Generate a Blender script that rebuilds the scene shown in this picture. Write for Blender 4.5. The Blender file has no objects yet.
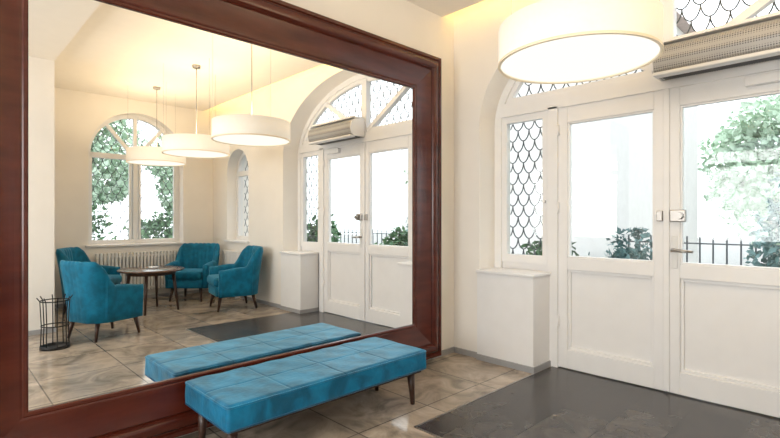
import bpy, bmesh, math, random
from mathutils import Vector, Matrix
random.seed(7)
S = bpy.context.scene
D = bpy.data

# ---------------------------------------------------------------- materials
def pmat(name, col, rough=0.5, metal=0.0, noise=0.0, nscale=8, bump=0.0, bscale=60, sheen=0.0, emit=None, es=0.0, spec=0.5, coat=0.0, lo=0.3, hi=0.7, dist=0.0):
    m = D.materials.new(name); m.use_nodes = True
    nt = m.node_tree; N = nt.nodes; L = nt.links
    b = N['Principled BSDF']
    b.inputs['Base Color'].default_value = (*col, 1)
    b.inputs['Roughness'].default_value = rough
    b.inputs['Metallic'].default_value = metal
    b.inputs['Specular IOR Level'].default_value = spec
    if coat: b.inputs['Coat Weight'].default_value = coat; b.inputs['Coat Roughness'].default_value = 0.15
    tc = N.new('ShaderNodeTexCoord')
    n = N.new('ShaderNodeTexNoise'); n.inputs['Scale'].default_value = nscale; n.inputs['Detail'].default_value = 4
    n.inputs['Distortion'].default_value = dist
    L.new(tc.outputs['Object'], n.inputs['Vector'])
    r = N.new('ShaderNodeValToRGB')
    k = noise
    r.color_ramp.elements[0].position = lo; r.color_ramp.elements[1].position = hi
    r.color_ramp.elements[0].color = (*[max(0, c*(1-k)) for c in col], 1)
    r.color_ramp.elements[1].color = (*[min(1, c*(1+k)) for c in col], 1)
    L.new(n.outputs['Fac'], r.inputs['Fac']); L.new(r.outputs['Color'], b.inputs['Base Color'])
    if bump:
        n2 = N.new('ShaderNodeTexNoise'); n2.inputs['Scale'].default_value = bscale
        L.new(tc.outputs['Object'], n2.inputs['Vector'])
        bp = N.new('ShaderNodeBump'); bp.inputs['Strength'].default_value = bump; bp.inputs['Distance'].default_value = 0.01
        L.new(n2.outputs['Fac'], bp.inputs['Height']); L.new(bp.outputs['Normal'], b.inputs['Normal'])
    if sheen:
        b.inputs['Sheen Weight'].default_value = sheen; b.inputs['Sheen Roughness'].default_value = 0.35
        b.inputs['Sheen Tint'].default_value = (0.3, 0.75, 1, 1)
    if emit:
        b.inputs['Emission Color'].default_value = (*emit, 1); b.inputs['Emission Strength'].default_value = es
    return m

def tile_mat(name, c1, c2, mortar, bw, rh, offset, rough, marb, msize=0.006, lo=(0.55, 0.53, 0.5), hi=(1.25, 1.2, 1.15)):
    m = D.materials.new(name); m.use_nodes = True
    nt = m.node_tree; N = nt.nodes; L = nt.links; b = N['Principled BSDF']
    tc = N.new('ShaderNodeTexCoord')
    br = N.new('ShaderNodeTexBrick'); br.offset = offset
    br.inputs['Scale'].default_value = 1.0
    br.inputs['Brick Width'].default_value = bw; br.inputs['Row Height'].default_value = rh
    br.inputs['Mortar Size'].default_value = msize
    br.inputs['Mortar Smooth'].default_value = 0.2
    br.inputs['Color1'].default_value = (*c1, 1); br.inputs['Color2'].default_value = (*c2, 1)
    br.inputs['Mortar'].default_value = (*mortar, 1)
    L.new(tc.outputs['Object'], br.inputs['Vector'])
    n = N.new('ShaderNodeTexNoise'); n.inputs['Scale'].default_value = marb; n.inputs['Detail'].default_value = 8
    n.inputs['Distortion'].default_value = 1.2; n.inputs['Roughness'].default_value = 0.62
    L.new(tc.outputs['Object'], n.inputs['Vector'])
    r = N.new('ShaderNodeValToRGB'); r.color_ramp.elements[0].position = 0.34; r.color_ramp.elements[1].position = 0.66
    r.color_ramp.elements[0].color = (*lo, 1); r.color_ramp.elements[1].color = (*hi, 1)
    L.new(n.outputs['Fac'], r.inputs['Fac'])
    mx = N.new('ShaderNodeMix'); mx.data_type = 'RGBA'; mx.blend_type = 'MULTIPLY'; mx.inputs[0].default_value = 0.9
    L.new(br.outputs['Color'], mx.inputs[6]); L.new(r.outputs['Color'], mx.inputs[7])
    L.new(mx.outputs[2], b.inputs['Base Color'])
    mr = N.new('ShaderNodeMapRange'); mr.inputs[3].default_value = rough; mr.inputs[4].default_value = rough+0.12
    L.new(n.outputs['Fac'], mr.inputs[0]); L.new(mr.outputs[0], b.inputs['Roughness'])
    bp = N.new('ShaderNodeBump'); bp.inputs['Strength'].default_value = 0.25; bp.inputs['Distance'].default_value = 0.003; bp.invert = True
    L.new(br.outputs['Fac'], bp.inputs['Height']); L.new(bp.outputs['Normal'], b.inputs['Normal'])
    return m

def emat(name, col, s):
    m = D.materials.new(name); m.use_nodes = True
    nt = m.node_tree; nt.nodes.clear()
    o = nt.nodes.new('ShaderNodeOutputMaterial'); e = nt.nodes.new('ShaderNodeEmission')
    e.inputs[0].default_value = (*col, 1); e.inputs[1].default_value = s
    nt.links.new(e.outputs[0], o.inputs[0]); return m

def glass_mat(name):
    m = D.materials.new(name); m.use_nodes = True
    nt = m.node_tree; nt.nodes.clear(); N = nt.nodes; L = nt.links
    o = N.new('ShaderNodeOutputMaterial'); t = N.new('ShaderNodeBsdfTransparent'); g = N.new('ShaderNodeBsdfGlossy')
    t.inputs[0].default_value = (0.97, 0.99, 0.99, 1)
    g.inputs['Roughness'].default_value = 0.02
    mx = N.new('ShaderNodeMixShader'); mx.inputs[0].default_value = 0.035
    L.new(t.outputs[0], mx.inputs[1]); L.new(g.outputs[0], mx.inputs[2]); L.new(mx.outputs[0], o.inputs[0])
    return m

M_wall = pmat('plaster_cream', (0.87, 0.835, 0.785), 0.75, noise=0.02, nscale=3)
M_ceil = pmat('ceiling_plaster', (0.87, 0.82, 0.75), 0.8, noise=0.01)
M_white = pmat('white_lacquer', (0.84, 0.835, 0.835), 0.35, noise=0.015)
M_base = pmat('baseboard_grey', (0.35, 0.35, 0.36), 0.4, noise=0.05)
M_floor = tile_mat('floor_stone_tiles', (0.45, 0.385, 0.32), (0.35, 0.30, 0.25), (0.17, 0.15, 0.13), 0.6, 0.6, 0.0, 0.05, 3.2, 0.005, (0.5, 0.49, 0.47), (1.3, 1.27, 1.22))
M_dark = tile_mat('slate_tiles', (0.072, 0.066, 0.063), (0.036, 0.035, 0.037), (0.012, 0.012, 0.012), 0.6, 0.3, 0.5, 0.17, 6.0, 0.004, (0.68, 0.68, 0.70), (1.4, 1.35, 1.3))
M_velvet = pmat('teal_velvet', (0.002, 0.135, 0.270), 0.42, noise=0.38, nscale=7, bump=0.2, bscale=40, sheen=0.7, spec=0.35, lo=0.36, hi=0.66, dist=0.8)
M_chairf = pmat('teal_chair_fabric', (0.003, 0.135, 0.24), 0.6, noise=0.2, nscale=12, bump=0.12, bscale=120, sheen=0.4, spec=0.2, lo=0.38, hi=0.64)
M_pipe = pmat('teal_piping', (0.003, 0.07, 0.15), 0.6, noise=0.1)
M_leg = pmat('dark_walnut_legs', (0.04, 0.016, 0.01), 0.35, noise=0.3, nscale=30)
M_black = pmat('black_iron', (0.015, 0.015, 0.016), 0.45, metal=0.4, noise=0.1)
M_iron = pmat('grille_iron', (0.07, 0.08, 0.09), 0.5, noise=0.1)
M_metal = pmat('brushed_metal', (0.42, 0.40, 0.38), 0.3, metal=0.9, noise=0.05)
M_rad = pmat('radiator_enamel', (0.75, 0.75, 0.74), 0.4, noise=0.02)
M_glass = glass_mat('window_glass')
M_shade = pmat('lamp_shade_fabric', (0.88, 0.84, 0.77), 0.8, noise=0.02, nscale=40, emit=(1, 0.88, 0.70), es=0.22)
M_diff = emat('lamp_diffuser', (1, 0.94, 0.83), 0.9)
M_rim = pmat('lamp_rim', (0.84, 0.75, 0.58), 0.5, emit=(1, 0.78, 0.48), es=0.12)
M_up = emat('lamp_top_glow', (1, 0.77, 0.48), 8.5)
M_cove = emat('cove_strip', (1, 0.66, 0.20), 20.0)
M_fill = emat('downlight_glow', (1, 0.93, 0.84), 40.0)  # emission of the added fill downlights
M_leaf = pmat('leaves', (0.09, 0.19, 0.09), 0.6, noise=0.5, nscale=3)
M_leaf2 = pmat('leaves_pale', (0.22, 0.36, 0.22), 0.6, noise=0.4, nscale=2)
M_leaf3 = pmat('leaves_bluish', (0.12, 0.23, 0.23), 0.6, noise=0.5, nscale=3)
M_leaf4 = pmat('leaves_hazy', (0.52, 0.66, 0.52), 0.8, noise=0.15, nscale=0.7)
M_ground = pmat('pavement', (0.36, 0.36, 0.35), 0.9, noise=0.1)
M_bldg = pmat('pale_stucco', (0.70, 0.68, 0.66), 0.9, noise=0.03)
M_roof = pmat('roof_tile', (0.50, 0.40, 0.38), 0.8, noise=0.1)
M_bwin = pmat('facade_windows', (0.38, 0.41, 0.44), 0.3, noise=0.1)

# wood (mahogany)
M_wood = D.materials.new('mahogany_frame'); M_wood.use_nodes = True
nt = M_wood.node_tree; N = nt.nodes; L = nt.links; b = N['Principled BSDF']
tc = N.new('ShaderNodeTexCoord'); mp = N.new('ShaderNodeMapping'); mp.inputs['Scale'].default_value = (1, 5, 5)
n = N.new('ShaderNodeTexNoise'); n.inputs['Scale'].default_value = 3; n.inputs['Detail'].default_value = 5
r = N.new('ShaderNodeValToRGB'); r.color_ramp.elements[0].color = (0.056, 0.0100, 0.0055, 1); r.color_ramp.elements[1].color = (0.095, 0.0175, 0.009, 1)
r.color_ramp.elements[0].position = 0.3; r.color_ramp.elements[1].position = 0.7
L.new(tc.outputs['Object'], mp.inputs[0]); L.new(mp.outputs[0], n.inputs['Vector']); L.new(n.outputs['Fac'], r.inputs['Fac'])
L.new(r.outputs['Color'], b.inputs['Base Color']); b.inputs['Roughness'].default_value = 0.24

M_mirror = D.materials.new('mirror_silver'); M_mirror.use_nodes = True
nt = M_mirror.node_tree; nt.nodes.clear()
o = nt.nodes.new('ShaderNodeOutputMaterial'); g = nt.nodes.new('ShaderNodeBsdfGlossy')
g.inputs['Roughness'].default_value = 0.0; g.inputs['Color'].default_value = (0.97, 0.97, 0.96, 1)
nt.links.new(g.outputs[0], o.inputs[0])

# perforated
M_perf = D.materials.new('perforated_grey'); M_perf.use_nodes = True
nt = M_perf.node_tree; N = nt.nodes; L = nt.links; b = N['Principled BSDF']
tc = N.new('ShaderNodeTexCoord'); v = N.new('ShaderNodeTexVoronoi'); v.inputs['Scale'].default_value = 75; v.inputs['Randomness'].default_value = 0.0
r = N.new('ShaderNodeValToRGB'); r.color_ramp.elements[0].color = (0.12, 0.12, 0.125, 1); r.color_ramp.elements[1].color = (0.42, 0.42, 0.42, 1)
r.color_ramp.elements[0].position = 0.28; r.color_ramp.elements[1].position = 0.42
L.new(tc.outputs['Object'], v.inputs['Vector']); L.new(v.outputs['Distance'], r.inputs['Fac']); L.new(r.outputs['Color'], b.inputs['Base Color'])
b.inputs['Roughness'].default_value = 0.4

# ---------------------------------------------------------------- helpers
def link(ob, parent=None, mat=None):
    S.collection.objects.link(ob)
    if mat: ob.data.materials.append(mat)
    if parent: ob.parent = parent
    return ob
def empty(name, loc=(0, 0, 0)):
    e = D.objects.new(name, None); e.location = loc; e.empty_display_size = 0.1
    S.collection.objects.link(e); return e
def mesh(name, vs, fs, mat, parent=None, smooth=False):
    me = D.meshes.new(name); me.from_pydata([tuple(v) for v in vs], [], fs); me.update()
    bm = bmesh.new(); bm.from_mesh(me); bmesh.ops.recalc_face_normals(bm, faces=bm.faces); bm.to_mesh(me); bm.free()
    if smooth: me.polygons.foreach_set('use_smooth', [True]*len(me.polygons))
    return link(D.objects.new(name, me), parent, mat)
def box(name, x0, x1, y0, y1, z0, z1, mat, parent=None, bev=0.0, seg=2):
    vs = [(x, y, z) for x in (x0, x1) for y in (y0, y1) for z in (z0, z1)]
    fs = [(0, 1, 3, 2), (4, 6, 7, 5), (0, 4, 5, 1), (2, 3, 7, 6), (0, 2, 6, 4), (1, 5, 7, 3)]
    ob = mesh(name, vs, fs, mat, parent)
    if bev:
        md = ob.modifiers.new('bevel', 'BEVEL'); md.width = bev; md.segments = seg; md.limit_method = 'ANGLE'
        if seg > 2: ob.data.polygons.foreach_set('use_smooth', [True]*6)
    return ob
def cone(name, p0, r0, p1, r1, mat, parent=None, n=20):
    p0 = Vector(p0); p1 = Vector(p1); ax = (p1-p0).normalized()
    u = ax.orthogonal().normalized(); w = ax.cross(u)
    vs = []
    for p, rr in ((p0, r0), (p1, r1)):
        for i in range(n):
            a = 2*math.pi*i/n; vs.append(p+u*math.cos(a)*rr+w*math.sin(a)*rr)
    fs = [(i, (i+1) % n, n+(i+1) % n, n+i) for i in range(n)] + [tuple(range(n)), tuple(range(n, 2*n))]
    ob = mesh(name, vs, fs, mat, parent)
    for p in ob.data.polygons:
        if len(p.vertices) == 4: p.use_smooth = True
    return ob
def lathe(name, prof, c, mat, parent=None, n=64):
    vs = []; fs = []; k = len(prof)
    for i in range(n):
        a = 2*math.pi*i/n
        for rr, z in prof: vs.append((c[0]+rr*math.cos(a), c[1]+rr*math.sin(a), c[2]+z))
    for i in range(n):
        j = (i+1) % n
        for q in range(k-1): fs.append((i*k+q, j*k+q, j*k+q+1, i*k+q+1))
    ob = mesh(name, vs, fs, mat, parent, True)
    return ob
def tube(name, polys, rad, mat, parent=None, cyclic=False):
    cu = D.curves.new(name, 'CURVE'); cu.dimensions = '3D'; cu.bevel_depth = rad; cu.bevel_resolution = 1
    for pl in polys:
        sp = cu.splines.new('POLY'); sp.points.add(len(pl)-1); sp.use_cyclic_u = cyclic
        for i, p in enumerate(pl): sp.points[i].co = (*p, 1)
    return link(D.objects.new(name, cu), parent, mat)

# ---- planar (u,z) builders; P(u,d,z)->xyz , d = outwards
def PX(x0): return lambda u, d, z: (x0+d, u, z)
def PY(y0): return lambda u, d, z: (u, y0-d, z)
def archz(u, uc, a, zs, rise):
    t = 1-((u-uc)/a)**2
    return zs+rise*math.sqrt(max(0, t))
def pbox(name, P, u0, u1, z0, z1, d0, d1, mat, parent, bev=0.004):
    vs = [P(u, d, z) for u in (u0, u1) for d in (d0, d1) for z in (z0, z1)]
    fs = [(0, 1, 3, 2), (4, 6, 7, 5), (0, 4, 5, 1), (2, 3, 7, 6), (0, 2, 6, 4), (1, 5, 7, 3)]
    ob = mesh(name, vs, fs, mat, parent)
    if bev:
        md = ob.modifiers.new('bevel', 'BEVEL'); md.width = bev; md.segments = 2
    return ob
def pbar(name, P, a, b_, w, d0, d1, mat, parent):
    a = Vector(a); b_ = Vector(b_); t = (b_-a).normalized(); n = Vector((-t.y, t.x))*w/2
    q = [a+n, a-n, b_-n, b_+n]
    vs = [P(p.x, d0, p.y) for p in q]+[P(p.x, d1, p.y) for p in q]
    fs = [(0, 1, 2, 3), (4, 5, 6, 7)]+[(i, (i+1) % 4, 4+(i+1) % 4, 4+i) for i in range(4)]
    return mesh(name, vs, fs, mat, parent)
def archring(name, P, uc, ao, ro, ai, ri, zs, zb, d0, d1, mat, parent, n=48):
    outer = [(uc-ao, zb)]+[(uc-ao*math.cos(math.pi*i/n), zs+ro*math.sin(math.pi*i/n)) for i in range(n+1)]+[(uc+ao, zb)]
    inner = [(uc-ai, zb)]+[(uc-ai*math.cos(math.pi*i/n), zs+ri*math.sin(math.pi*i/n)) for i in range(n+1)]+[(uc+ai, zb)]
    if abs(zs-zb) < 1e-6: outer = outer[1:-1]; inner = inner[1:-1]
    vs = []
    for (a, b2) in zip(outer, inner):
        vs += [P(a[0], d0, a[1]), P(b2[0], d0, b2[1]), P(b2[0], d1, b2[1]), P(a[0], d1, a[1])]
    fs = []
    m = len(outer)
    for i in range(m-1):
        for k in range(4): fs.append((4*i+k, 4*i+(k+1) % 4, 4*(i+1)+(k+1) % 4, 4*(i+1)+k))
    fs += [(0, 1, 2, 3), tuple(4*(m-1)+k for k in range(4))]
    return mesh(name, vs, fs, mat, parent)
def wall_open(name, P, u0, u1, z0, z1, thick, ops, mat, n=48):
    """ops: (uc,a,zb,zs,rise)"""
    vs = []; fs = []
    def q(pts):
        k = len(vs); vs.extend(pts); fs.append(tuple(range(k, k+len(pts))))
    def slab(ua, ub, za, zb_, za2=None):
        za2 = za if za2 is None else za2
        for d in (0, thick): q([P(ua, d, za), P(ub, d, za2), P(ub, d, zb_), P(ua, d, zb_)])
    ops = sorted(ops); cur = u0
    for (uc, a, zb, zs, rise) in ops:
        slab(cur, uc-a, z0, z1)
        us = [uc-a*math.cos(math.pi*i/n) for i in range(n+1)]
        zz = [zs+rise*math.sin(math.pi*i/n) for i in range(n+1)]
        for i in range(n):
            slab(us[i], us[i+1], zz[i], z1, zz[i+1])
            q([P(us[i], 0, zz[i]), P(us[i+1], 0, zz[i+1]), P(us[i+1], thick, zz[i+1]), P(us[i], thick, zz[i])])
        if zb > z0:
            slab(uc-a, uc+a, z0, zb)
            q([P(uc-a, 0, zb), P(uc+a, 0, zb), P(uc+a, thick, zb), P(uc-a, thick, zb)])
        for s in (-a, a): q([P(uc+s, 0, zb), P(uc+s, thick, zb), P(uc+s, thick, zs), P(uc+s, 0, zs)])
        cur = uc+a
    slab(cur, u1, z0, z1)
    q([P(u0, 0, z1), P(u1, 0, z1), P(u1, thick, z1), P(u0, thick, z1)])
    for u in (u0, u1): q([P(u, 0, z0), P(u, thick, z0), P(u, thick, z1), P(u, 0, z1)])
    bmv = mesh(name, vs, fs, mat)
    bm = bmesh.new(); bm.from_mesh(bmv.data); bmesh.ops.remove_doubles(bm, verts=bm.verts, dist=1e-5)
    bm.to_mesh(bmv.data); bm.free()
    return bmv
def grille(name, P, u0, u1, z0, z1, inside, d, parent, w=0.14, h=0.13, rad=0.0045):
    # fish-scale lattice
    polys = []
    rows = int((z1-z0)/h)+3
    for j in range(rows):
        y = z0+(j+1)*h; off = (j % 2)*w/2
        i0 = int((u1-u0)/w)+2
        for i in range(-1, i0):
            xc = u0+i*w+off; cur = []
            for k in range(17):
                t = math.pi*k/16
                p = (xc-w/2*math.cos(t), y-h*math.sin(t)**1.1)
                if inside(*p): cur.append(P(p[0], d, p[1]))
                else:
                    if len(cur) > 1: polys.append(cur)
                    cur = []
            if len(cur) > 1: polys.append(cur)
    return tube(name, polys, rad, M_iron, parent)

# ---------------------------------------------------------------- room shell
XW = 3.55; DC = -1.65; BK = -5.36
CAMY = -2.72
OA = 1.44; FA = 1.37
# floor
mesh('floor', [(-2.3, -3.65, 0), (-2.3, 0.08, 0), (3.95, 0.08, 0), (3.95, -5.6, 0), (1.0, -5.6, 0), (1.0, -3.65, 0),
               (-2.3, -3.65, -.1), (-2.3, 0.08, -.1), (3.95, 0.08, -.1), (3.95, -5.6, -.1), (1.0, -5.6, -.1), (1.0, -3.65, -.1)],
     [(0, 1, 2, 3, 4, 5), (6, 7, 8, 9, 10, 11)]+[(i, (i+1) % 6, 6+(i+1) % 6, 6+i) for i in range(6)], M_floor)
fd = box('floor_entrance_slate', 0, 1.72, 0, 1.98, 0, 0.004, M_dark)
fd.location = (2.10, -2.76, 0.0)
tr = empty('trim_floor')
box('strip_a', 2.09, 2.10, -2.77, -0.77, 0, 0.006, M_metal, tr)
box('strip_b', 2.09, 3.50, -0.78, -0.77, 0, 0.006, M_metal, tr)
# walls
box('wall_mirror_side', -2.3, 3.95, 0.08, 0.3, 0, 3.35, M_wall)
wall_open('wall_door_side', PX(XW), BK-0.3, 0.08, 0, 3.35, 0.40,
          [(DC, OA, 0.0, 2.10, 0.93), (-4.46, 0.37, 0.88, 2.0, 0.37)], M_wall)
wall_open('wall_back', PY(BK), 0.8, XW, 0, 3.35, 0.35, [(2.36, 0.68, 0.84, 2.22, 0.68)], M_wall)
box('wall_partition', -2.3, 1.0, -3.85, -3.65, 0, 3.35, M_wall)
box('wall_alcove_side', 0.8, 1.0, -5.36, -3.85, 0, 3.35, M_wall)
wall_open('wall_rear_side', lambda u, d, z: (-2.3-d, u, z), -3.85, 0.3, 0, 3.35, 0.25, [(-1.75, 1.3, 0.8, 2.2, 0.5)], M_wall)  # rear opening is made up, lets fill light reach the door side
ce = empty('ceiling')
box('ceiling_panel', 1.0, 3.38, BK, 0.08, 3.10, 3.14, M_ceil, ce)
box('ceiling_low', -2.3, 1.0, -3.65, 0.08, 3.0, 3.35, M_ceil, ce)
box('ceiling_slab', 1.0, 3.95, BK-0.3, 0.3, 3.35, 3.45, M_ceil, ce)
box('cove_light_strip', 3.22, 3.26, BK+0.1, 0.0, 3.142, 3.165, M_cove, ce)

# baseboards
box('baseboard_mirror_side', 3.22, XW, 0.066, 0.08, 0, 0.05, M_base)
bb = empty('baseboard_door_side')
box('board_a', XW-0.014, XW, -0.21, 0.066, 0, 0.05, M_base, bb)
box('board_b', XW-0.014, XW, BK, -3.09, 0, 0.05, M_base, bb)
box('baseboard_back', 1.0, XW-0.014, BK, BK+0.014, 0, 0.05, M_base)
box('baseboard_partition', -2.3, 1.014, -3.65, -3.636, 0, 0.05, M_base)
# window ledge boxes under sidelights
for nm, ya, yb in (('trim_1', -0.76, -0.21), ('trim_2', -3.09, -2.60)):
    e = empty(nm)
    box('ledge_box', XW-0.035, 3.80, ya, yb, 0.0, 0.775, M_white, e)
    box('ledge_top', XW-0.06, 3.80, ya-0.015 if nm == 'trim_1' else ya, yb if nm == 'trim_1' else yb+0.015, 0.775, 0.80, M_white, e, 0.006)
    box('ledge_base', XW-0.048, XW-0.035, ya, yb, 0, 0.05, M_base, e)
    if nm == 'trim_1': box('ledge_base_side', XW-0.048, 3.80, ya-0.012, ya, 0, 0.05, M_base, e)
    else: box('ledge_base_side', XW-0.048, 3.80, yb, yb+0.012, 0, 0.05, M_base, e)

# ---------------------------------------------------------------- entrance frame, doors, sidelights
P = PX(3.82)
fr = empty('door_frame')
archring('arch_frame', P, DC, OA, 0.93, FA, 0.86, 2.10, 0.0, -0.03, 0.07, M_white, fr)
pbox('transom_bar', P, DC-1.385, DC+1.385, 2.18, 2.30, -0.035, 0.07, M_white, fr, 0.002)
for s in (-1, 1):
    pbox('post', P, DC+s*0.865-0.045, DC+s*0.865+0.045, 0.0, 2.2, -0.035, 0.07, M_white, fr)
    pbox('sidelight_sill_panel', P, min(DC+s*0.9, DC+s*1.39), max(DC+s*0.9, DC+s*1.39), 0, 0.86, 0.0, 0.07, M_white, fr)

def leaf(name, ua, ub, hand):
    e = empty(name)
    z0, z1 = 0.012, 2.185; sw = 0.08
    pbox('stile_1', P, ua, ua+sw, z0, z1, -0.02, 0.04, M_white, e)
    pbox('stile_2', P, ub-sw, ub, z0, z1, -0.02, 0.04, M_white, e)
    pbox('top_rail', P, ua+sw, ub-sw, 2.05, z1, -0.02, 0.04, M_white, e)
    pbox('lock_rail', P, ua+sw, ub-sw, 0.83, 0.93, -0.02, 0.04, M_white, e)
    pbox('bottom_rail', P, ua+sw, ub-sw, z0, 0.17, -0.02, 0.04, M_white, e)
    pbox('panel', P, ua+sw, ub-sw, 0.17, 0.83, 0.014, 0.03, M_white, e)
    def mould(za, zb, w, d0, d1, nm):
        a, c = ua+sw, ub-sw
        pbox(nm+'_l', P, a, a+w, za, zb, d0, d1, M_white, e, 0.003); pbox(nm+'_r', P, c-w, c, za, zb, d0, d1, M_white, e, 0.003)
        pbox(nm+'_b', P, a+w, c-w, za, za+w, d0, d1, M_white, e, 0.003); pbox(nm+'_t', P, a+w, c-w, zb-w, zb, d0, d1, M_white, e, 0.003)
    mould(0.17, 0.83, 0.022, -0.006, 0.016, 'panel_moulding')
    mould(0.93, 2.05, 0.014, -0.012, 0.03, 'glass_bead')
    pbox('glass', P, ua+sw, ub-sw, 0.93, 2.05, 0.012, 0.018, M_glass, e, 0)
    return e
d1 = leaf('door_1', DC+0.003, DC+0.82, 1)
d2 = leaf('door_2', DC-0.82, DC-0.003, -1)
pbox('astragal', P, DC-0.02, DC+0.02, 0.02, 2.18, -0.035, -0.02, M_white, d1)
pbox('lock_case', P, DC-0.125, DC-0.025, 1.23, 1.315, -0.05, -0.02, M_metal, d2, 0.006)
cone('lock_knob', P(DC-0.09, -0.05, 1.272), 0.026, P(DC-0.09, -0.088, 1.272), 0.022, M_metal, d2)
pbox('lock_keep', P, DC+0.022, DC+0.062, 1.235, 1.31, -0.045, -0.02, M_metal, d1, 0.005)
pbox('handle_plate', P, DC-0.072, DC-0.03, 0.90, 1.13, -0.027, -0.02, M_rad, d2, 0.003)
cone('handle_neck', P(DC-0.05, -0.02, 1.03), 0.013, P(DC-0.05, -0.07, 1.03), 0.013, M_metal, d2)
cone('handle_lever', P(DC-0.04, -0.068, 1.03), 0.013, P(DC-0.175, -0.068, 1.025), 0.010, M_metal, d2)
for k, e, uu in ((0, d1, DC+0.815), (1, d2, DC-0.815)):
    for z in (0.35, 1.3, 1.95):
        cone('hinge', P(uu, -0.028, z), 0.009, P(uu, -0.028, z+0.09), 0.009, M_white, e, 10)
pbox('closer_body', P, DC-0.70, DC-0.46, 2.10, 2.16, -0.07, -0.02, M_white, d2, 0.006)

for i, s in enumerate((1, -1)):
    e = empty('window_%d' % (i+1))
    ua, ub = sorted((DC+s*0.91, DC+s*1.372))
    zt = 2.185
    pbox('rail_bottom', P, ua, ub, 0.86, 0.93, -0.018, 0.04, M_white, e, 0.001)
    pbox('rail_top', P, ua, ub, 2.12, zt, -0.018, 0.04, M_white, e, 0.001)
    pbox('stile_a', P, ua, ua+0.055, 0.93, 2.12, -0.018, 0.04, M_white, e, 0.001)
    pbox('stile_b', P, ub-0.055, ub, 0.93, 2.12, -0.018, 0.04, M_white, e, 0.001)
    pbox('glass', P, ua+0.055, ub-0.055, 0.93, 2.12, 0.01, 0.015, M_glass, e, 0)
    grille('iron_grille', P, ua, ub, 0.88, 2.2, lambda u, z: ua+0.045 < u < ub-0.045 and 0.92 < z < 2.13, 0.05, e, w=0.11, h=0.098, rad=0.0052)
    cone('catch', P(ua+0.03 if s > 0 else ub-0.03, -0.018, 1.4), 0.012, P(ua+0.03 if s > 0 else ub-0.03, -0.05, 1.4), 0.010, M_white, e)

# fanlight
e = empty('window_3')
fin = lambda a, r, zb: (lambda u, z: abs(u-DC) < a and z > zb and z < archz(u, DC, a, 2.10, r))
n = 48
pts = [(DC-FA*math.cos(math.pi*i/n), 2.10+0.86*math.sin(math.pi*i/n)) for i in range(n+1)]
pts = [p for p in pts if p[1] > 2.3]; pts = [(pts[0][0], 2.3)]+pts+[(pts[-1][0], 2.3)]
mesh('glass', [P(u, 0.015, z) for u, z in pts], [tuple(range(len(pts)))], M_glass, e)
archring('sash_arch', P, DC, FA+0.005, 0.865, FA-0.045, 0.815, 2.10, 2.10, -0.012, 0.038, M_white, e)
pbox('sash_bottom', P, DC-1.32, DC+1.32, 2.30, 2.345, -0.02, 0.04, M_white, e)
pbox('mullion', P, DC-0.045, DC+0.045, 2.3, 2.94, -0.03, 0.05, M_white, e)
for s in (-1, 1):
    pbar('spoke', P, (DC+s*0.05, 2.32), (DC+s*0.80, 2.79), 0.055, -0.025, 0.04, M_white, e)
grille('iron_grille', P, DC-1.4, DC+1.4, 2.25, 3.0, fin(FA-0.03, 0.83, 2.32), 0.05, e, w=0.115, h=0.10, rad=0.0052)

# air curtain
ac = empty('air_curtain')
ya, yb = DC-0.85, DC+0.02
prof = [(3.78, 2.24), (3.62, 2.24), (3.575, 2.27), (3.56, 2.33), (3.575, 2.40), (3.62, 2.44), (3.78, 2.46)]
vs = [(x, ya, z) for x, z in prof]+[(x, yb, z) for x, z in prof]; k = len(prof)
o = mesh('housing', vs, [(i, (i+1) % k, k+(i+1) % k, k+i) for i in range(k)], M_perf, ac)
for y0, y1 in ((ya-0.012, ya), (yb, yb+0.012)):
    vs = [(x, y0, z) for x, z in prof]+[(x, y1, z) for x, z in prof]
    mesh('end_cap', vs, [(i, (i+1) % k, k+(i+1) % k, k+i) for i in range(k)]+[tuple(range(k)), tuple(range(k, 2*k))], M_white, ac)
box('outlet_slot', 3.64, 3.74, ya+0.03, yb-0.03, 2.232, 2.2405, M_black, ac)
box('front_lip', 3.56, 3.64, ya, yb, 2.225, 2.25, M_white, ac, 0.006)
for y in (ya+0.1, yb-0.1): box('bracket', 3.775, 3.80, y-0.02, y+0.02, 2.25, 2.45, M_metal, ac)
box('top_lip', 3.60, 3.78, ya, yb, 2.455, 2.475, M_white, ac)

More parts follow.
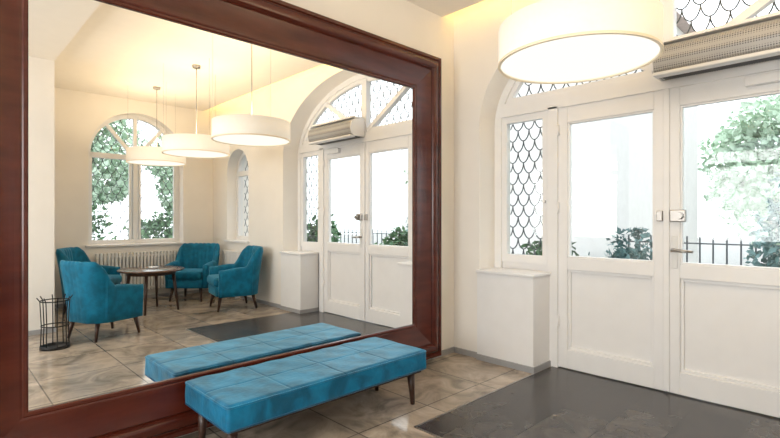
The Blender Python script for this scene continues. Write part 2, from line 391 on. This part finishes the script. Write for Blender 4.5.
# ---------------------------------------------------------------- arched window back + narrow window
def arched_window(name, P, uc, a, zb, zs, rise, zt, spokes, gr):
    e = empty(name)
    archring('frame', P, uc, a, rise, a-0.06, rise-0.06, zs, zb, -0.03, 0.05, M_white, e)
    pbox('frame_bottom', P, uc-a+0.05, uc+a-0.05, zb, zb+0.07, -0.03, 0.05, M_white, e)
    pbox('transom', P, uc-a+0.05, uc+a-0.05, zt-0.04, zt+0.04, -0.03, 0.05, M_white, e)
    if spokes:
        pbox('mullion', P, uc-0.035, uc+0.035, zb+0.07, zt-0.04, -0.035, 0.05, M_white, e)
        for ang in (50, 90, 130):
            t = math.radians(ang)
            pbar('spoke', P, (uc, zt), (uc+(a-0.03)*math.cos(t), zs+(rise-0.03)*math.sin(t)), 0.05, -0.025, 0.04, M_white, e)
        for s in (-1, 1):
            for q in (0.05, a-0.085):
                pbox('casement_stile', P, min(uc+s*q, uc+s*(q+0.035)), max(uc+s*q, uc+s*(q+0.035)), zb+0.07, zt-0.04, -0.02, 0.04, M_white, e)
    m = 40
    pts = [(uc-a*0.97, zb+0.02)]+[(uc-a*0.97*math.cos(math.pi*i/m), zs+(rise*0.97)*math.sin(math.pi*i/m)) for i in range(m+1)]+[(uc+a*0.97, zb+0.02)]
    mesh('glass', [P(u, 0.012, z) for u, z in pts], [tuple(range(len(pts)))], M_glass, e)
    grille('iron_grille', P, uc-a, uc+a, zb, zs+rise, lambda u, z: abs(u-uc) < a-0.02 and z > zb+0.03 and z < archz(u, uc, a-0.02, zs, rise-0.02), 0.10, e, w=gr, h=gr*0.88, rad=0.0045)
    return e
w4 = arched_window('window_4', PY(BK-0.20), 2.36, 0.68, 0.86, 2.22, 0.68, 2.22, True, 0.125)
box('sill', 1.64, 3.08, BK-0.30, BK+0.04, 0.835, 0.865, M_white, w4, 0.005)
w5 = arched_window('window_5', PX(XW+0.20), -4.46, 0.37, 0.90, 2.0, 0.37, 2.0, False, 0.125)
box('sill', XW-0.04, XW+0.30, -4.86, -4.06, 0.875, 0.905, M_white, w5, 0.005)
w6 = arched_window('window_6', lambda u, d, z: (-2.42-d, u, z), -1.75, 1.3, 0.8, 2.2, 0.5, 2.2, False, 0.3)  # invented window out of view, fills the added rear opening

# radiators
def radiator(name, ax, a0, a1, base):
    e = empty(name)
    n = int((a1-a0)/0.05)
    for i in range(n):
        c = a0+0.025+i*0.05
        if ax == 'x': box('fin', c-0.018, c+0.018, base+0.02, base+0.08, 0.14, 0.74, M_rad, e, 0.012)
        else: box('fin', base-0.08, base-0.02, c-0.018, c+0.018, 0.14, 0.74, M_rad, e, 0.012)
    for z in (0.18, 0.68):
        if ax == 'x': cone('pipe', (a0, base+0.05, z), 0.018, (a1, base+0.05, z), 0.018, M_rad, e, 12)
        else: cone('pipe', (base-0.05, a0, z), 0.018, (base-0.05, a1, z), 0.018, M_rad, e, 12)
    for c in (a0+0.1, a1-0.1):
        if ax == 'x': box('foot', c-0.015, c+0.015, base+0.0, base+0.07, 0.0, 0.16, M_rad, e)
        else: box('foot', base-0.07, base-0.0, c-0.015, c+0.015, 0.0, 0.16, M_rad, e)
radiator('column_radiator', 'x', 1.75, 2.95, BK+0.014)
radiator('narrow_radiator', 'y', -4.82, -4.25, XW-0.014)

# ---------------------------------------------------------------- wall mirror
wm = empty('wall_mirror')
X0, X1, Z0, Z1 = 0.327, 2.904, 0.37, 2.34
mesh('mirror_glass', [(X0-0.02, 0, Z0-0.02), (X1+0.02, 0, Z0-0.02), (X1+0.02, 0, Z1+0.02), (X0-0.02, 0, Z1+0.02),
     (X0-0.02, 0.02, Z0-0.02), (X1+0.02, 0.02, Z0-0.02), (X1+0.02, 0.02, Z1+0.02), (X0-0.02, 0.02, Z1+0.02)],
     [(0, 1, 2, 3), (4, 5, 6, 7), (0, 1, 5, 4), (1, 2, 6, 5), (2, 3, 7, 6), (3, 0, 4, 7)], M_mirror, wm)
prof = [(0, 0.005), (0, -0.010), (0.006, -0.015), (0.018, -0.015), (0.024, -0.010), (0.03, -0.012)]
for i in range(9):
    t = i/8; prof.append((0.034+0.15*t, -0.013-0.028*(t**1.6)))
prof += [(0.19, -0.036), (0.197, -0.034), (0.202, -0.044)]
for i in range(9):
    t = math.pi*i/8; prof.append((0.236-0.032*math.cos(t), -0.044-0.018*math.sin(t)))
prof += [(0.272, -0.040), (0.278, -0.040), (0.284, -0.052), (0.306, -0.052), (0.312, -0.045), (0.312, 0.08)]
vs = []; k = len(prof)
for cx, cz, sx, sz in ((X0, Z0, -1, -1), (X1, Z0, 1, -1), (X1, Z1, 1, 1), (X0, Z1, -1, 1)):
    for dd, y in prof: vs.append((cx+sx*dd, y, cz+sz*dd))
fs = []
for c in range(4):
    for q in range(k-1): fs.append((c*k+q, ((c+1) % 4)*k+q, ((c+1) % 4)*k+q+1, c*k+q+1))
mesh('wood_frame', vs, fs, M_wood, wm)

# ---------------------------------------------------------------- bench
bn = empty('upholstered_bench', (1.705, -0.335, 0))
Lb, Wb, zb0, zb1 = 1.41, 0.52, 0.235, 0.372
def roundbox(name, lx, ly, z0, z1, r, mat, parent, nx, ny, nz, fn=None, loc=(0, 0, 0)):
    bm = bmesh.new()
    def grid(o, du, dv, a, b2):
        g = [[bm.verts.new(Vector(o)+Vector(du)*(i/a)+Vector(dv)*(j/b2)) for j in range(b2+1)] for i in range(a+1)]
        for i in range(a):
            for j in range(b2): bm.faces.new((g[i][j], g[i+1][j], g[i+1][j+1], g[i][j+1]))
    x, y, h = lx/2, ly/2, z1-z0
    grid((-x, -y, z1), (lx, 0, 0), (0, ly, 0), nx, ny); grid((-x, -y, z0), (lx, 0, 0), (0, ly, 0), nx, ny)
    grid((-x, -y, z0), (lx, 0, 0), (0, 0, h), nx, nz); grid((-x, y, z0), (lx, 0, 0), (0, 0, h), nx, nz)
    grid((-x, -y, z0), (0, ly, 0), (0, 0, h), ny, nz); grid((x, -y, z0), (0, ly, 0), (0, 0, h), ny, nz)
    bmesh.ops.remove_doubles(bm, verts=bm.verts, dist=1e-5)
    for v in bm.verts:
        p = v.co; q = Vector((max(-x+r, min(x-r, p.x)), max(-y+r, min(y-r, p.y)), max(z0+r, min(z1-r, p.z))))
        d = p-q
        if d.length > 1e-9: p = q+d.normalized()*r
        if fn: p = fn(p, (p-q)/r)
        v.co = p+Vector(loc)
    bmesh.ops.recalc_face_normals(bm, faces=bm.faces)
    me = D.meshes.new(name); bm.to_mesh(me); bm.free()
    me.polygons.foreach_set('use_smooth', [True]*len(me.polygons))
    return link(D.objects.new(name, me), parent, mat)
def bench_fn(p, nrm):
    top = max(0, nrm.z)
    cx, cy = Lb/4, Wb/2
    fx = ((p.x+Lb/2)/cx) % 1.0; fy = ((p.y+Wb/2)/cy) % 1.0
    dx = min(fx, 1-fx)*cx; dy = min(fy, 1-fy)*cy
    inx = Lb/2-abs(p.x) > 0.03; iny = Wb/2-abs(p.y) > 0.03
    gx = math.exp(-(dx/0.005)**2) if inx else 0
    gy = math.exp(-(dy/0.005)**2) if iny else 0
    z = p.z+top*(-0.0035*max(gx, gy))
    wr = 0.0018*math.sin(p.x*31+1.3)*math.sin(p.y*23+p.z*40)
    return Vector((p.x+nrm.x*wr, p.y+nrm.y*wr, z+top*wr))
roundbox('cushion', Lb, Wb, zb0, zb1, 0.022, M_velvet, bn, 280, 100, 12, bench_fn)
def rrect(lx, ly, z, r, n=8):
    pts = []
    for cx, cy, a0 in ((lx/2-r, ly/2-r, 0), (-lx/2+r, ly/2-r, 90), (-lx/2+r, -ly/2+r, 180), (lx/2-r, -ly/2+r, 270)):
        for i in range(n+1):
            a = math.radians(a0+90*i/n); pts.append((cx+r*math.cos(a), cy+r*math.sin(a), z))
    return pts
tube('piping_top', [rrect(Lb-0.004, Wb-0.004, zb1-0.013, 0.022)], 0.005, M_velvet, bn, True)
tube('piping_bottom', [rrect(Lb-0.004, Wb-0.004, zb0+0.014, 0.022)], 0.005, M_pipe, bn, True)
box('seat_frame', -Lb/2+0.03, Lb/2-0.03, -Wb/2+0.03, Wb/2-0.03, zb0-0.015, zb0+0.01, M_leg, bn)
for i, (sx, sy) in enumerate(((-1, -1), (1, -1), (1, 1), (-1, 1))):
    cone('leg_%d' % (i+1), (sx*(Lb/2-0.07), sy*(Wb/2-0.09), zb0-0.01), 0.028, (sx*(Lb/2-0.06), sy*(Wb/2-0.08), 0), 0.015, M_leg, bn, 20)

# ---------------------------------------------------------------- armchairs
def armchair(name, x, y, tx, ty, sc=(1, 1, 1)):
    e = empty(name, (x, y, 0)); e.rotation_euler = (0, 0, math.atan2(tx-x, -(ty-y))); e.scale = sc
    hw, yb, yf, r = 0.30, 0.30, -0.26, 0.17
    path = []
    for i in range(14): path.append((-hw, yf+(yb-r-yf)*i/14))
    for i in range(16): a = math.pi-(math.pi/2)*i/16; path.append((-hw+r+r*math.cos(a), yb-r+r*math.sin(a)))
    for i in range(25): path.append((-hw+r+(2*hw-2*r)*i/24, yb))
    path += [(-p[0], p[1]) for p in reversed(path[:30])]
    m = len(path); s = [0]
    for i in range(1, m): s.append(s[-1]+math.dist(path[i], path[i-1]))
    nn = 180; pts = []
    for k in range(nn+1):
        t = s[-1]*k/nn; i = max(j for j in range(m) if s[j] <= t+1e-9); i = min(i, m-2)
        f = (t-s[i])/(s[i+1]-s[i]); pts.append((path[i][0]*(1-f)+path[i+1][0]*f, path[i][1]*(1-f)+path[i+1][1]*f, t))
    vs = []; fs = []; th = 0.034
    sm = lambda v: (lambda q: q*q*(3-2*q))(max(0, min(1, v)))
    secs = [(-1, 0.0), (-1, 0.2), (-1, 0.4), (-1, 0.6), (-1, 0.8), (-1, 0.93), (-0.75, 0.98), (-0.3, 1.0), (0.3, 1.0), (0.75, 0.98), (1, 0.93), (1, 0.8), (1, 0.6), (1, 0.4), (1, 0.2), (1, 0.0)]
    K = len(secs); wch = s[-1]/22
    for idx, (px, py, t) in enumerate(pts):
        a = pts[max(0, idx-1)]; c = pts[min(nn, idx+1)]
        tx_, ty_ = c[0]-a[0], c[1]-a[1]; l = math.hypot(tx_, ty_); nx_, ny_ = ty_/l, -tx_/l
        b_ = sm((py-0.10)/0.17)
        h = 0.56+0.03*sm((py+0.26)/0.3)+0.26*b_
        endf = 1-0.5*max(0, 1-min(t, s[-1]-t)/0.02)
        rip = 0.008*abs(math.sin(math.pi*t/wch))*b_
        for side, zf in secs:
            z = 0.20+(h-0.20)*zf
            fl = -0.055*b_*((z-0.2)/0.65)**1.5*1.2-0.02*(zf)
            off = side*(th+(0.012 if b_ < 0.5 else 0))*endf+fl
            if side == 1: off += side*rip
            if side == -1: off += side*rip*0.2
            zz = z+(rip*1.0 if zf >= 0.98 else 0)
            vs.append((px+nx_*off, py+ny_*off, zz))
    for i in range(nn):
        for q in range(K-1): fs.append((i*K+q, (i+1)*K+q, (i+1)*K+q+1, i*K+q+1))
        fs.append((i*K+K-1, (i+1)*K+K-1, (i+1)*K, i*K))
    fs += [tuple(range(K)), tuple(nn*K+q for q in range(K))]
    mesh('back_and_arms', vs, fs, M_chairf, e, True)
    roundbox('seat_base', 0.56, 0.56, 0.20, 0.34, 0.02, M_chairf, e, 10, 10, 4, None, (0, -0.01, 0))
    roundbox('seat_cushion', 0.53, 0.54, 0.335, 0.45, 0.04, M_chairf, e, 20, 20, 8, lambda p, nr: Vector((p.x, p.y, p.z+0.02*max(0, nr.z)*math.cos(p.x*4)*math.cos(p.y*4))), (0, -0.045, 0))
    for i, (sx, yy) in enumerate(((-1, -0.22), (1, -0.22), (1, 0.24), (-1, 0.24))):
        cone('leg_%d' % (i+1), (sx*0.23, yy, 0.21), 0.028, (sx*0.26, yy*1.18, 0.0), 0.014, M_leg, e)
    return e
TX, TY = 2.18, -4.2
armchair('armchair', 1.37, -3.10, 2.42, -3.50, (0.86, 0.9, 0.96))
armchair('armchair.001', 1.62, -4.80, 2.5, -4.25, (0.93, 0.93, 1))
armchair('armchair.002', 2.96, -4.76, TX+0.1, TY+0.1, (0.93, 0.93, 1))
armchair('armchair.003', 3.08, -3.66, TX, TY+0.35, (0.95, 0.95, 1))

# table
tb = empty('round_coffee_table', (TX, TY, 0))
M_tab = pmat('table_wood', (0.10, 0.05, 0.03), 0.22, noise=0.3, nscale=12, coat=0.4)
lathe('top', [(0, 0.575), (0.40, 0.575), (0.412, 0.57), (0.412, 0.555), (0.39, 0.545), (0, 0.545)], (0, 0, 0), M_tab, tb)
lathe('apron', [(0.30, 0.546), (0.30, 0.50), (0.28, 0.50), (0.28, 0.546)], (0, 0, 0), M_leg, tb)
for i in range(4):
    a = math.radians(30+90*i)
    cone('leg_%d' % (i+1), (0.27*math.cos(a), 0.27*math.sin(a), 0.546), 0.024, (0.34*math.cos(a), 0.34*math.sin(a), 0), 0.014, M_leg, tb)
M_ash = pmat('white_ceramic', (0.8, 0.8, 0.78), 0.2, noise=0.02)
lathe('small_dish', [(0, 0.578), (0.05, 0.578), (0.07, 0.60), (0.066, 0.60), (0.045, 0.585), (0, 0.585)], (0.02, 0.02, 0), M_ash, tb, 32)

# umbrella stand
us = empty('umbrella_stand', (0.88, -2.86, 0))
lathe('drip_tray', [(0, 0.012), (0.11, 0.012), (0.115, 0.03), (0.125, 0.03), (0.125, 0.0), (0, 0.0)], (0, 0, 0), M_black, us, 32)
for z, rr in ((0.46, 0.12), (0.22, 0.11)):
    tube('ring', [[(rr*math.cos(2*math.pi*i/32), rr*math.sin(2*math.pi*i/32), z) for i in range(32)]], 0.006, M_black, us, True)
rods = []
for i in range(8):
    a = 2*math.pi*i/8; rods.append([(0.115*math.cos(a), 0.115*math.sin(a), 0.01), (0.108*math.cos(a), 0.108*math.sin(a), 0.22), (0.12*math.cos(a), 0.12*math.sin(a), 0.46), (0.145*math.cos(a), 0.145*math.sin(a), 0.50)])
tube('rods', rods, 0.005, M_black, us)

# ---------------------------------------------------------------- pendants
def pendant(name, x, y):
    e = empty(name, (x, y, 0)); zb, h, R = 2.03, 0.185, 0.378
    lathe('shade', [(R, zb+0.012), (R, zb+h), (R-0.006, zb+h), (R-0.006, zb+0.012)], (0, 0, 0), M_shade, e, 96)
    lathe('rim', [(R+0.002, zb), (R+0.002, zb+0.012), (R-0.012, zb+0.012), (R-0.012, zb), (R+0.002, zb)], (0, 0, 0), M_rim, e, 96)
    lathe('diffuser', [(0, zb+0.01), (R-0.01, zb+0.01)], (0, 0, 0), M_diff, e, 96)
    lathe('top_lens', [(0, zb+h-0.02), (R-0.01, zb+h-0.02)], (0, 0, 0), M_up, e, 96)
    cone('cord', (0, 0, zb+h-0.02), 0.005, (0, 0, 3.09), 0.005, M_metal, e, 8)
    for i in range(3):
        a = math.radians(90+120*i)
        cone('wire_%d' % i, ((R-0.01)*math.cos(a), (R-0.01)*math.sin(a), zb+h-0.01), 0.0016, ((R-0.01)*math.cos(a), (R-0.01)*math.sin(a), 3.10), 0.0016, M_metal, e, 6)
    cone('canopy', (0, 0, 3.07), 0.045, (0, 0, 3.10), 0.05, M_metal, e)
pendant('pendant_lamp', 2.32, -1.66)
pendant('pendant_lamp.001', 2.32, -3.03)
pendant('pendant_lamp.002', 2.30, -4.36)

# unseen downlights, added in the low ceiling to brighten the room
k = 0
for x in (-1.5, -0.3):
    for y in (-3.0, -1.9, -0.8):
        e = empty('recessed_downlight' + ('' if k == 0 else '.%03d' % k), (x, y, 3.0)); k += 1
        lathe('bezel', [(0.055, 0.0), (0.055, -0.006), (0.075, -0.006), (0.078, 0.0)], (0, 0, 0), M_white, e, 24)
        lathe('lens', [(0, -0.003), (0.055, -0.003)], (0, 0, 0), M_fill, e, 24)

# ---------------------------------------------------------------- exterior
box('ground_exterior', -12, 40, -30, 25, -0.3, -0.12, M_ground)
def bush(name, c, rx, ry, rz, n, size, mat, trunk=None):
    e = empty(name, c); vs = []; fs = []
    for i in range(n):
        while True:
            p = Vector([random.uniform(-1, 1) for _ in range(3)])
            if 0.25 < p.length < 1: break
        lump = 0.8+0.2*math.sin(p.x*5+c[0])*math.cos(p.z*6+c[1])
        p = Vector((p.x*rx, p.y*ry, p.z*rz))*lump
        R = Matrix.Rotation(random.uniform(0, 6.28), 3, Vector([random.gauss(0, 1) for _ in range(3)]).normalized())
        s = size*random.uniform(0.6, 1.3); b0 = len(vs)
        for q in ((-0.5, 0, 0), (0, -0.28, 0.05), (0.55, 0, 0), (0, 0.28, 0.05)): vs.append(p+R@(Vector(q)*s))
        fs.append((b0, b0+1, b0+2, b0+3))
    me = D.meshes.new('foliage'); me.from_pydata([tuple(v) for v in vs], [], fs)
    link(D.objects.new('foliage', me), e, mat)
    low = -c[2]-0.12
    for q in range(3):
        cone('stem_%d' % q, (0.06*q-0.06, 0.04*q, low), 0.03 if not trunk else trunk, (rx*0.3*(q-1), ry*0.2*(q-1), 0), 0.012, M_leg if not trunk else M_bldg, e, 8)
bush('garden_bush', (5.3, -0.95, 0.62), 0.45, 0.40, 0.68, 1500, 0.08, M_leaf3)
bush('garden_bush.001', (5.9, -2.30, 0.85), 0.5, 0.65, 1.0, 2400, 0.085, M_leaf3)
bush('garden_bush.002', (6.4, -3.5, 0.5), 0.7, 0.8, 0.7, 1800, 0.12, M_leaf)
bush('garden_bush.003', (7.0, 0.2, 0.3), 0.5, 0.8, 0.5, 900, 0.11, M_leaf3)
bush('garden_bush.004', (1.6, -7.2, 0.75), 1.1, 0.6, 1.05, 3200, 0.12, M_leaf2)
bush('garden_bush.005', (3.6, -7.4, 0.75), 1.3, 0.6, 0.95, 3400, 0.12, M_leaf2)
bush('garden_bush.006', (-0.5, -7.6, 0.7), 1.2, 0.6, 1.2, 2500, 0.12, M_leaf2)
bush('garden_bush.007', (5.6, -5.2, 0.6), 0.7, 0.8, 0.9, 2000, 0.12, M_leaf)
bush('garden_bush.008', (4.9, -0.2, 0.5), 0.35, 0.45, 0.75, 1200, 0.09, M_leaf)
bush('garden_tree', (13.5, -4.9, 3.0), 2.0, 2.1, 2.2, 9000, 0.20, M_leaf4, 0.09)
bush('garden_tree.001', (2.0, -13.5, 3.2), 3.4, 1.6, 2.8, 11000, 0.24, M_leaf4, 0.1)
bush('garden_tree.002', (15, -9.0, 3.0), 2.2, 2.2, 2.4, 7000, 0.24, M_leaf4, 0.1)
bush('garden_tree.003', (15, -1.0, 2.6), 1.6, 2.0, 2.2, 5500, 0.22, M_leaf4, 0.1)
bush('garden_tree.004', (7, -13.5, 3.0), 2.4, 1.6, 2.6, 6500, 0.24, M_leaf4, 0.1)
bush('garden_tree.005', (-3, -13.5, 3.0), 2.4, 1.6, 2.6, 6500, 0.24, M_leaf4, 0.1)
# fence
fe = empty('iron_fence'); pol = []
for i in range(60):
    y = 1.0-0.16*i
    pol.append([(7.9, y, -0.12), (7.9, y, 1.0)])
pol += [[(7.9, 1.1, 0.9), (7.9, -8.7, 0.9)], [(7.9, 1.1, 0.15), (7.9, -8.7, 0.15)]]
tube('railings', pol, 0.012, M_iron, fe)
# buildings
def building(name, x0, x1, y0, y1, h, face):
    e = empty(name)
    box('facade', x0, x1, y0, y1, -0.12, h, M_bldg, e)
    vs = [(x0-.2, y0-.2, h), (x1+.2, y0-.2, h), (x1+.2, y1+.2, h), (x0-.2, y1+.2, h), ((x0+x1)/2, y0+1, h+1.8), ((x0+x1)/2, y1-1, h+1.8)]
    mesh('roof', vs, [(0, 1, 4), (1, 2, 5, 4), (2, 3, 5), (3, 0, 4, 5), (0, 1, 2, 3)], M_roof, e)
    if face:
        n = int((y1-y0)/2.2)
        for i in range(n):
            for z in (1.0, 4.0):
                yy = y0+1.1+i*2.2
                box('facade_window', x0-0.03, x0, yy-0.45, yy+0.45, z, z+1.4, M_bwin, e)
                box('facade_sill', x0-0.1, x0, yy-0.55, yy+0.55, z-0.1, z, M_bldg, e)
building('neighbour_building', 7.2, 12, 0.05, 9, 5.0, False)
building('street_building', 19, 25, -16, -3, 6.0, True)

# ---------------------------------------------------------------- world, lights, camera
W = D.worlds.new('world'); S.world = W; W.use_nodes = True
bg = W.node_tree.nodes['Background']; bg.inputs[0].default_value = (0.92, 0.96, 1.0, 1); bg.inputs[1].default_value = 2.25
al = D.lights.new('window_daylight', 'AREA'); al.shape = 'RECTANGLE'; al.size = 2.5; al.size_y = 1.6; al.energy = 92; al.color = (1.0, 0.97, 0.93)  # added fill light behind the rear opening, brightens the backlit door wall
ao = D.objects.new('window_daylight', al); S.collection.objects.link(ao)
ao.location = (-2.62, -1.75, 1.65)
ao.rotation_euler = Vector((1, 0, 0)).to_track_quat('-Z', 'Y').to_euler()

cam = D.cameras.new('camera'); co = D.objects.new('camera', cam); S.collection.objects.link(co)
cam.sensor_width = 36; cam.lens = 476/780*36
co.location = (0, CAMY, 1.25); co.rotation_euler = (math.radians(90), 0, math.radians(-44.1))
cam.clip_start = 0.05
S.camera = co
S.view_settings.view_transform = 'Standard'
S.view_settings.look = 'None'
S.view_settings.exposure = 0.40
